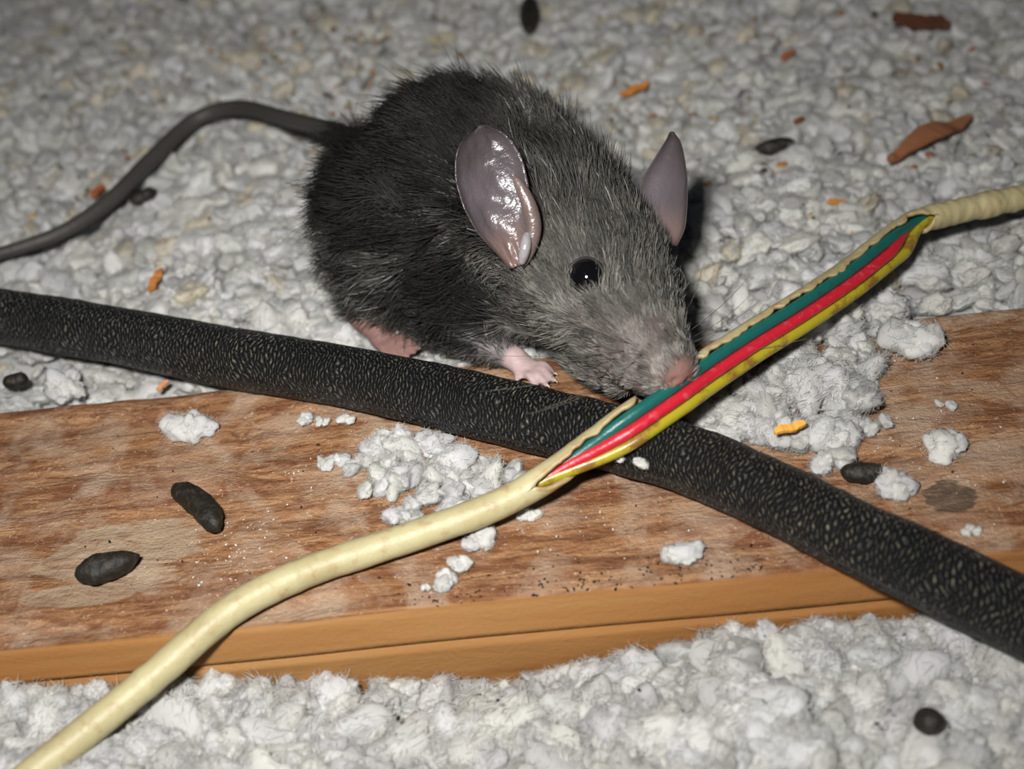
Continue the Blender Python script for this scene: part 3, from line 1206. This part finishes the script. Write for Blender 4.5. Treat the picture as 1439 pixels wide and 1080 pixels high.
# ---- ears
def ear(name_label, base, tip, wdir, width, depth, lean, folds=True, shape=None, mat=None):
    """a thin cupped leaf: base/tip points, wdir = width direction, cup opens along axis x wdir"""
    A = np.asarray(tip) - np.asarray(base)
    Ln = np.linalg.norm(A)
    A = A / Ln
    Wd = norm(np.asarray(wdir) - A * np.dot(A, wdir))
    Nn = np.cross(Wd, A)
    if np.dot(Nn, VC) < 0:
        Nn = -Nn
    nu, nt = 34, 44
    t = np.linspace(0, 1, nt)
    half = np.interp(t, *shape[:2]) * width / 2
    mid = np.interp(t, shape[0], shape[2]) * width
    k = np.ones(5) / 5
    for arr in (half, mid):
        pad = np.pad(arr, 2, mode='edge')
        arr[2:-2] = np.convolve(pad, k, 'valid')[2:-2]
    half[-1] = 0.01
    u = np.linspace(-1, 1, nu)
    Tg, U = np.meshgrid(t, u, indexing='ij')
    H = half[:, None]
    prof = (1 - U ** 2)
    cup = -depth * prof * np.sin(np.pi * np.clip(Tg * .92 + .06, 0, 1)) ** 0.7
    wav = 0
    if folds:
        wav = .060 * np.sin(Tg * 15 + U * 2.6) * np.exp(-((Tg - .45) / .25) ** 2) * np.exp(-((U - .1) / .6) ** 2)
        wav = wav + .030 * noise(np.stack([Tg.ravel() * 9, U.ravel() * 3.5, 0 * Tg.ravel()], 1), 61).reshape(Tg.shape) * prof
    rim = .05 * np.abs(U) ** 8 + .05 * sstep(.93, 1, Tg)
    X = (mid[:, None] + U * H)
    Zn = cup + wav + rim + lean * Tg ** 2
    pt = np.asarray(base) + Tg[..., None] * Ln * A + X[..., None] * Wd + Zn[..., None] * Nn
    th = 0.030 * (1 - .6 * np.abs(U)) * (1 - .5 * Tg) + .010
    bk = pt - th[..., None] * Nn
    v = np.vstack([pt.reshape(-1, 3), bk.reshape(-1, 3)])
    m_ = nt * nu
    F = []
    for i in range(nt - 1):
        for j in range(nu - 1):
            a_ = i * nu + j
            F.append([a_, a_ + 1, a_ + nu + 1, a_ + nu])
            F.append([m_ + a_, m_ + a_ + nu, m_ + a_ + nu + 1, m_ + a_ + 1])
    for i in range(nt - 1):
        for j in (0, nu - 1):
            a_ = i * nu + j
            q_ = [a_, a_ + nu, m_ + a_ + nu, m_ + a_]
            F.append(q_ if j == 0 else q_[::-1])
    for i in (0, nt - 1):
        for j in range(nu - 1):
            a_ = i * nu + j
            q_ = [a_, m_ + a_, m_ + a_ + 1, a_ + 1]
            F.append(q_ if i == 0 else q_[::-1])
    c_in = np.array(srgb(82, 75, 79))
    c_low = np.array(srgb(108, 88, 83)) if folds else np.array(srgb(112, 94, 90))
    c_rim = np.array(srgb(58, 52, 52))
    w1 = sstep(.45, .05, Tg).ravel()[:, None]
    w2 = np.maximum(sstep(.62, .98, np.abs(U)) * .6, sstep(.5, .95, Tg) * .9).ravel()[:, None]
    c = c_in * (1 - w1) + c_low * w1
    c = c * (1 - w2) + c_rim * w2
    return put('ear', v, F, mat or M_EAR, RAT, col=np.vstack([c, c]), label=name_label), (A, Wd, Nn, Ln)


M_EAR = mat_attr('ear_skin', 0.26, 0.6, 7.0, 0.00035)
M_EAR2 = mat_attr('dry_ear_skin', 0.6, 0.2, 7.0, 0.0002)


def at_depth(px, py, ref, dz=0.0):
    """point seen at photo pixel, at the depth of ref (+dz towards the camera)"""
    dep = -np.dot(ref - CAM, VC) - dz
    return CAM + (VR * (px - W_PX / 2) / F_PX + VU * (H_PX / 2 - py) / F_PX - VC) * dep


eb = HP(.15, -1.06, -.05)
near_shape = ([0, .12, .3, .5, .7, .85, .95, 1.0], [.28, .46, .78, .98, 1.0, .82, .52, .05], [.0, 0, -.02, 0, .02, .03, .04, .05])
e1, fr1 = ear('large grey lilac ear with shiny wet looking folds', at_depth(728, 374, eb, .18), at_depth(664, 180, eb, .42),
              VR * 1.0 + VU * .25 - VC * .30, .98, .20, .05, True, near_shape)
eb2 = HP(.12, 1.02, 0)
far_shape = ([0, .15, .35, .6, .8, .92, 1.0], [.62, .92, 1.0, .80, .48, .26, .03], [.02, .0, -.02, .06, .14, .17, .17])
e2, fr2 = ear('pointed far ear with dark rim', at_depth(927, 345, eb2, -.15), at_depth(934, 186, eb2, .0),
              VR * 1.0 - VU * .25 + VC * .75, .95, .14, .0, False, far_shape, M_EAR2)
# rolled front edge and the pale lobe at the opening of the near ear
for pl, rr0, lab, cc in (([(722, 246, .50), (741, 282, .46), (750, 318, .40), (744, 350, .34), (734, 375, .26)], .105, 'pinkish rolled fold at the ear opening', srgb(98, 83, 80)),
                         ([(741, 326, .46), (738, 348, .50), (732, 372, .40)], .075, 'shiny pale lobe at the ear base', srgb(136, 131, 133))):
    q, _ = spline([at_depth(x_, y_, eb, z_) for x_, y_, z_ in pl], 26)
    rr = rr0 * np.sqrt(np.clip(1 - np.linspace(-1, 1, 26) ** 2, .01, 1)) ** .8
    v, f, _ = tube(q, rr, 14)
    put('ear_fold', v, f, M_EAR, e1, col=np.tile(np.array(cc), (len(v), 1)), label=lab)

# ---- eyes
M_EYE = Mat('black_eye', 0.04, 0.8, srgb(8, 7, 9)).m
M_LID = Mat('dark_eyelid_skin', 0.5, 0.4, srgb(34, 30, 30)).m
for s in (-1, 1):
    ec = HP(1.20, s * .73, .02)
    v = SPH[0] * .275
    eo = put('eye', v + ec, SPH[1], M_EYE, RAT, label='glossy black eye')
    nrm = norm(LEFT * s * .85 + UPH * .35 + FWD * .25)
    t1 = norm(np.cross(nrm, UPH))
    t2 = np.cross(nrm, t1)
    a_ = np.linspace(0, 2 * np.pi, 41)
    ring = ec + nrm * .10 + (np.cos(a_)[:, None] * t1 + np.sin(a_)[:, None] * t2) * .258
    v, f, _ = tube(ring, .020, 8, False)
    put('eyelid', v, f, M_LID, eo)

# ---- fur
def build_fur(n=86000):
    a_, b_, c_ = bv[tri[:, 0]], bv[tri[:, 1]], bv[tri[:, 2]]
    ar = 0.5 * np.linalg.norm(np.cross(b_ - a_, c_ - a_), axis=1)
    mid = (a_ + b_ + c_) / 3
    muzzle, nose, paw, tl = regions(mid)
    f_, l_, u_ = hl(mid)
    head = sstep(-.2, .6, f_) * (dist(mid, HP(1.0, 0, -.3)) < 2.4)
    wgt = ar * (1 + 1.2 * head + 2.6 * muzzle) * (1 - nose) * (1 - paw) * (1 - tl)
    near_eye = np.minimum(dist(mid, HP(1.20, -.73, .02)), dist(mid, HP(1.20, .73, .02)))
    wgt = wgt * (near_eye > .262)
    wgt = wgt * np.where(mid[:, 2] < .04, .15, 1)
    k = rng.choice(len(tri), n, p=wgt / wgt.sum())
    r1, r2 = rng.random(n), rng.random(n)
    sw = r1 + r2 > 1
    r1[sw], r2[sw] = 1 - r1[sw], 1 - r2[sw]
    p = a_[k] + (b_[k] - a_[k]) * r1[:, None] + (c_[k] - a_[k]) * r2[:, None]
    nn = norm(bn_[tri[k]].mean(1))
    f_, l_, u_ = hl(p)
    head = sstep(-.2, .6, f_) * (dist(p, HP(1.0, 0, -.3)) < 2.4)
    muzzle = sstep(1.3, 2.4, f_) * head
    # combing direction: back along the spine, drooping down the flanks
    sp = np.array([NOSE, HP(1.2, 0, .2), HP(0, 0, .5)] + [T(q) for q in ((.3, 2.5, 2.7), (-.7, 3.1, 3.1), (-1.7, 3.3, 2.6), (-2.5, 3.9, 1.8), (-3.0, 4.6, 1.6))])
    po = Tinv(p)
    sq, _ = spline(sp, 90)
    tg = norm(np.gradient(sq, axis=0))
    d2 = ((p[:, None, :] - sq[None, ::3, :]) ** 2).sum(-1)
    wts = np.exp(-d2 / 1.2) + 1e-9
    fl = (wts[:, :, None] * tg[None, ::3, :]).sum(1)
    fl = norm(fl)
    fl = norm(fl * (1 - .0 * head[:, None]) + np.array([-.1, -.15, -.55]) * (1 - head)[:, None] * sstep(2.6, 1.2, p[:, 2])[:, None])
    swirl = np.stack([fbm(p * 1.1, 301, 2), fbm(p * 1.1, 305, 2), fbm(p * 1.1, 309, 2)], 1)
    fl = fl + .40 * swirl
    fl = norm(fl - nn * (fl * nn).sum(1)[:, None])
    lift = .50 - .12 * head - .18 * muzzle + rng.normal(0, .12, n)
    ln = .55 * (1 - head) + .34 * head
    ln = ln * (1 - .52 * muzzle) * rng.uniform(.65, 1.2, n)
    legs = sstep(.75, .35, p[:, 2])
    ln = ln * (1 - .55 * legs)
    dorsal = sstep(-.15, .38, nn[:, 2]) * (1 - head) * (1 - .75 * sstep(.5, .95, -nn[:, 0]) * sstep(2.1, 1.7, p[:, 2])) * (.55 + .45 * sstep(.5, -.3, po[:, 0]))
    ln = ln * (1 + .25 * dorsal)
    guard = (rng.random(n) < .05) & (muzzle < .2)
    ln = np.where(guard, ln * 1.45, ln)
    d = norm(fl + nn * lift[:, None] + rng.normal(0, .14, (n, 3)))
    de = p - at_depth(730, 374, eb, .18)
    te, xe, ne = de @ fr1[0] / fr1[3], de @ fr1[1], de @ fr1[2]
    under = (te > -.02) & (te < 1.05) & (np.abs(xe) < .62) & (ne < .3) & (ne > -1.1)
    ln = np.where(under, ln * .42, ln)
    # clumps: neighbouring tips are drawn together
    cell = np.where(head > .5, .15, .26)
    ck = np.floor(p / cell[:, None] + swirl * .3).astype(np.int64)
    cj = np.stack([hash3(ck[:, 0], ck[:, 1], ck[:, 2], s) for s in (1, 2, 3)], 1)
    cc = (ck + .5 + .3 * cj) * cell[:, None]
    pull = (cc - p)
    pull = pull - nn * (pull * nn).sum(1)[:, None]
    bend = pull * .75 * sstep(.02, .2, ln)[:, None] - nn * (.16 * ln)[:, None] + cj * (.16 * ln)[:, None]
    # colours: near black along the back, grizzled grey on flank, belly and face
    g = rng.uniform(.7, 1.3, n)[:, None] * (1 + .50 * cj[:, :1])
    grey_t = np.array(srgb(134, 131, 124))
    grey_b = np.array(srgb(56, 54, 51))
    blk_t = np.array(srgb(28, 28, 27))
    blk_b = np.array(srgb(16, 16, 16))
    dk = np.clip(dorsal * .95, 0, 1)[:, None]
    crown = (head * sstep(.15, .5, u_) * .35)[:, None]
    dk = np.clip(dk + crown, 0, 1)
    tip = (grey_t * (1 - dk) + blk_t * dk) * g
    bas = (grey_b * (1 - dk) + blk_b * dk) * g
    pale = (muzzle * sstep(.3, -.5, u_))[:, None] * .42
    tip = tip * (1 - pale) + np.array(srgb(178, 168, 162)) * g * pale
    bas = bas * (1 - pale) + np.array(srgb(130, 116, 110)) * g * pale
    white = (rng.random(n) < .03) & (dk[:, 0] < .8)
    tip[white] = np.array(srgb(205, 203, 196))
    rad = np.where(head > .5, .0062, .0078) * np.where(guard, .8, 1)
    p0 = p - nn * .015
    parts = []
    lo = ln < .3
    for sel, sg in ((lo, 2), (~lo, 3)):
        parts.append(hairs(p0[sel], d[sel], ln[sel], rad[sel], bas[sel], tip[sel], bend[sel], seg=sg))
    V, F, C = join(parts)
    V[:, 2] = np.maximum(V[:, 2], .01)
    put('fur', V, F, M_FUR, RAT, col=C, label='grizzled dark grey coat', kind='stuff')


M_FUR = mat_attr('rat_fur', 0.55, 0.18, 10, 0, 0.0)
build_fur()


# ---- whiskers, claws
def whiskers():
    parts = []
    for s in (-1, 1):
        for i in range(13):
            row, colm = i % 4, i // 4
            root = HP(2.40 - .15 * colm, s * (.36 + .05 * colm), -.30 - .09 * row + .1)
            d = norm(LEFT * s * 1.0 + FWD * (.35 - .35 * colm + rng.uniform(-.1, .1)) + UPH * (.45 - .33 * row + rng.uniform(-.1, .1)))
            ln = rng.uniform(1.1, 2.4)
            bend = (-FWD * .35 + UPH * rng.uniform(-.3, .1)) * ln * .5
            c0 = np.tile(np.array(srgb(70, 66, 60)), (1, 1))
            parts.append(hairs(root[None], d[None], np.array([ln]), .0065, c0, np.tile(np.array(srgb(120, 116, 108)), (1, 1)), bend[None], seg=8))
    V, F, C = join(parts)
    put('whiskers', V, F, M_FUR, RAT, col=C, label='fine long whiskers beside the nose')


whiskers()
M_CLAW = Mat('pale_claw', 0.35, 0.5, srgb(206, 190, 176)).m
for e, d in CLAWS:
    q, _ = spline([e - d * .02, e + d * .035 + [0, 0, .008], e + d * .07 + [0, 0, -.02]], 8)
    v, f, _ = tube(q, np.linspace(.024, .004, 8), 8)
    put('claw', v, f, M_CLAW, RAT)


# ------------------------------------------------------------------ droppings
M_DROP = mat_plain('dark_dropping', srgb(29, 26, 21), 0.52, 0.35, srgb(60, 55, 44), 9.0, 0.8, 0.0004, 0.5, 0.68)


def dropping(p0, p1, w, label, z0=0.0, z1=None, bow=0.0, point=(0.6, 0.6), seed=0, group='rodent droppings'):
    """p0, p1: photo pixels of the two ends lying at height z0/z1; w: thickness in photo pixels"""
    z1 = z0 if z1 is None else z1
    a_, b_ = P(*p0, z0), P(*p1, z1)
    dep = np.dot(CAM - a_, VC)
    r = w * dep / F_PX / 2
    a_[2] += r
    b_[2] += r
    perp = norm(np.cross(b_ - a_, [0, 0, 1.0]))
    t = np.linspace(0, 1, 26)
    path = a_ + (b_ - a_) * t[:, None] + perp * (bow * np.sin(np.pi * t) * np.linalg.norm(b_ - a_))[:, None]
    x_ = np.linspace(-.995, .995, 26)
    e_ = np.where(x_ < 0, point[0], point[1])
    rr = r * np.clip(1 - np.abs(x_) ** 2.4, 0, 1) ** e_
    v, f, _ = tube(path, np.maximum(rr, .004), 18)
    c_ = np.repeat(path, 18, 0)
    v = c_ + (v - c_) * (1 + .16 * fbm(v * 4.5 + seed, 400 + seed, 3) + .05 * noise(v * 18, 420 + seed))[:, None]
    return put('dropping', v, f, M_DROP, label=label, cat='dropping', group=group)


dropping((250, 697), (309, 757), 38, 'bean shaped dark dropping lying crosswise on the joist', bow=-.07, point=(.45, .45), seed=1)
dropping((112, 822), (203, 793), 42, 'plump dropping with one pointed end on the grey wood patch', bow=.05, point=(.45, .95), seed=2)
dropping((1180, 672), (1243, 672), 32, 'dropping half hidden behind the black cable next to a tuft', bow=.08, seed=3)
dropping((186, 293), (224, 277), 22, 'small dark dropping on insulation inside the curl of the tail', -.10, seed=4)
dropping((1060, 218), (1115, 207), 22, 'slender dark dropping on insulation near the far ear and large splinter', -.08, bow=.1, point=(.8, .6), seed=5)
dropping((744, 58), (746, 8), 27, 'dark dropping on the far insulation behind the back of the rat', .0, seed=6)
dropping((1302, 1045), (1304, 1006), 42, 'dark dropping half sunk in the insulation in front of the joist', -.62, -.50, seed=7)
dropping((8, 548), (44, 540), 24, 'greyish dropping on insulation between black cable and joist end', -.14, seed=8)

# ------------------------------------------------------------------ wood splinters


def splinter(p0, p1, w, label, col, z=0.0, tilt=0.05, seed=0):
    a_, b_ = P(*p0, z), P(*p1, z)
    dep = np.dot(CAM - a_, VC)
    w = w * dep / F_PX
    ax = norm(b_ - a_)
    pr = norm(np.cross([0, 0, 1.0], ax))
    L = np.linalg.norm(b_ - a_)
    n = 22
    t = np.linspace(0, 1, n)
    n1 = fbm(np.stack([t * 5, 0 * t, 0 * t], 1), 500 + seed, 3)
    n2 = fbm(np.stack([t * 5, 0 * t + 7, 0 * t], 1), 520 + seed, 3)
    hw = w / 2 * np.clip(np.sin(np.pi * (t * .93 + .035)) ** .55, .12, 1)
    up = .10 * n1 * L * .3 + .04
    th = max(.05, w * .22)
    rows = []
    for lo, sg in ((0, -1), (0, 1), (1, 1), (1, -1)):
        e = hw * (1 + .35 * (n1 if sg > 0 else n2)) * sg * (1 if lo == 0 else .8)
        rows.append(a_ + ax * (t * L)[:, None] + pr * e[:, None] + np.array([0, 0, 1.0]) * (up + (th if lo == 0 else 0) + sg * tilt * w)[:, None])
    v = np.stack(rows, 1).reshape(-1, 3)
    F = []
    for i in range(n - 1):
        for j in range(4):
            F.append([i * 4 + j, i * 4 + (j + 1) % 4, i * 4 + 4 + (j + 1) % 4, i * 4 + 4 + j])
    F.append([0, 3, 2, 1])
    F.append([n * 4 - 4, n * 4 - 3, n * 4 - 2, n * 4 - 1])
    m = mat_plain('splinter_wood', col, .7, .2, tuple(.4 * x for x in col), 4.0, .8, .0004)
    return put('wood_splinter', v, F, m, label=label, cat='splinter', group='wood splinters', smooth=False)


splinter((1248, 228), (1362, 166), 30, 'largest splinter, rust brown, on insulation beyond the stripped cable', srgb(134, 88, 60), .02, seed=1)
splinter((1254, 30), (1334, 40), 30, 'dark red brown splinter on the farthest insulation', srgb(92, 58, 42), .05, seed=2)
splinter((872, 137), (912, 122), 13, 'small bright orange splinter on insulation behind the head of the rat', srgb(196, 124, 52), .02, seed=3)
splinter((211, 414), (229, 382), 12, 'small orange splinter upright on insulation above the black cable', srgb(184, 120, 62), -.02, seed=4)
splinter((1088, 612), (1132, 600), 14, 'yellow orange splinter lying on the white heap by the black cable', srgb(226, 164, 74), .42, seed=5)
splinter((1162, 288), (1188, 288), 10, 'tiny orange chip on insulation between far ear and stripped cable', srgb(186, 128, 66), .02, seed=6)
splinter((222, 552), (238, 540), 9, 'tiny pinkish chip at the back edge of the joist', srgb(190, 136, 100), -.02, seed=7)
splinter((130, 280), (146, 264), 12, 'tiny red brown chip touching the tail', srgb(150, 84, 52), .0, seed=8)
splinter((1116, 178), (1130, 170), 9, 'tiny dark red chip beside the slender dropping', srgb(120, 66, 40), .02, seed=9)
splinter((1098, 88), (1116, 76), 11, 'tiny reddish chip on the far insulation', srgb(160, 96, 62), .02, seed=10)


# ------------------------------------------------------------------ fine debris nobody could count
def flecks(name, label, pts, size, cols, mat, flat=.45):
    v0, f0 = ICO[0]
    n = len(pts)
    R = rot_mats(n, .5)
    sc = size[:, None] * np.stack([rng.uniform(.8, 1.9, n), rng.uniform(.6, 1, n), rng.uniform(.3, flat + .3, n)], 1)
    vv = np.einsum('nij,nkj->nki', R, v0[None] * sc[:, None, :]) + pts[:, None, :]
    F = f0[None] + (np.arange(n) * len(v0))[:, None, None]
    put(name, vv.reshape(-1, 3), F.reshape(-1, 3), mat, col=np.repeat(cols, len(v0), 0), kind='stuff', cat='debris', label=label)


M_FLECK = mat_attr('debris_flecks', .8, .15, 8, 0)
n = 900
fx, fy = rng.uniform(20, 1420, n), rng.uniform(-10, 330, n)
cl = rng.random(n) < .45
fx[cl] = np.concatenate([rng.normal(380, 110, n), rng.normal(560, 90, n)])[rng.integers(0, 2 * n, cl.sum())]
fy[cl] = rng.normal(75, 45, cl.sum())
pts = np.array([P(x_, min(y_, 340), 0) for x_, y_ in zip(fx, fy)])
pts[:, 2] = ground(pts[:, 0], pts[:, 1]) + rng.uniform(.0, .20, n)
pal = np.array([srgb(150, 104, 60), srgb(120, 92, 52), srgb(174, 138, 88), srgb(70, 62, 48), srgb(112, 110, 78), srgb(140, 80, 50)])
pq = Tinv(pts)
ok = ~((pq[:, 0] > -3) & (pq[:, 0] < 2.5) & (pq[:, 1] < 4.5))
flecks('wood_crumbs', 'brown and tan crumbs strewn over the insulation behind the rat', pts[ok],
       (rng.uniform(.02, .055, n) * np.where(rng.random(n) < .12, 1.7, 1))[ok], pal[rng.integers(0, 6, n)][ok], M_FLECK)

n = 150
gx, gy = rng.uniform(560, 1180, n), 0
e0 = np.array([P(x_, 868 - (x_ - 440) * .095 - abs(rng.normal(14, 12)), 0) for x_ in gx])
e0[:, 2] = .005
sp2 = []
for k in range(120):
    x_, y_ = rng.uniform(30, 1400), rng.uniform(470, 850)
    q_ = P(x_, y_, 0)
    if -JW + .2 < jv(q_[0], q_[1]) < -.15:
        sp2.append(q_)
pts = np.vstack([e0, np.array(sp2)])
m_ = len(pts)
flecks('dark_grit', 'dark grit sprinkled along the front edge of the joist top', pts, rng.uniform(.006, .02, m_),
       np.array([srgb(34, 28, 24), srgb(60, 44, 34), srgb(26, 26, 26)])[rng.integers(0, 3, m_)], M_FLECK)

sp3 = []
for cx_, cy_, sx_, sy_, k_ in ((320, 770, 50, 34, 120), (470, 640, 60, 40, 60), (1210, 590, 80, 60, 90), (820, 740, 90, 30, 40), (1330, 640, 60, 70, 50)):
    for k in range(k_):
        q_ = P(rng.normal(cx_, sx_), rng.normal(cy_, sy_), 0)
        if -JW + .1 < jv(q_[0], q_[1]) < -.1:
            sp3.append(q_)
pts = np.array(sp3)
m_ = len(pts)
flecks('pale_crumbs', 'pale insulation crumbs and dust dotted over the joist top', pts, rng.uniform(.006, .02, m_),
       np.array([srgb(190, 178, 164), srgb(172, 150, 130), srgb(204, 198, 190)])[rng.integers(0, 3, m_)], M_FLECK)

blk = []
for x_, y_ in ((402, 998), (1075, 895), (1082, 948), (1180, 972), (1270, 893), (1072, 985), (898, 970), (1232, 1018), (1250, 1000), (1025, 568), (1240, 497),
               (700, 985), (560, 1010), (1330, 980), (960, 1000), (1065, 880)):
    q_ = P(x_, y_, .12 if y_ < 700 else (-.22 if x_ > 950 else -.66))
    blk.append(q_ + [0, 0, .02])
pts = np.array(blk)
flecks('black_specks', 'black specks dotted on the white insulation in front of the joist', pts, rng.uniform(.018, .036, len(pts)),
       np.tile(np.array(srgb(30, 30, 28)), (len(pts), 1)), M_FLECK)
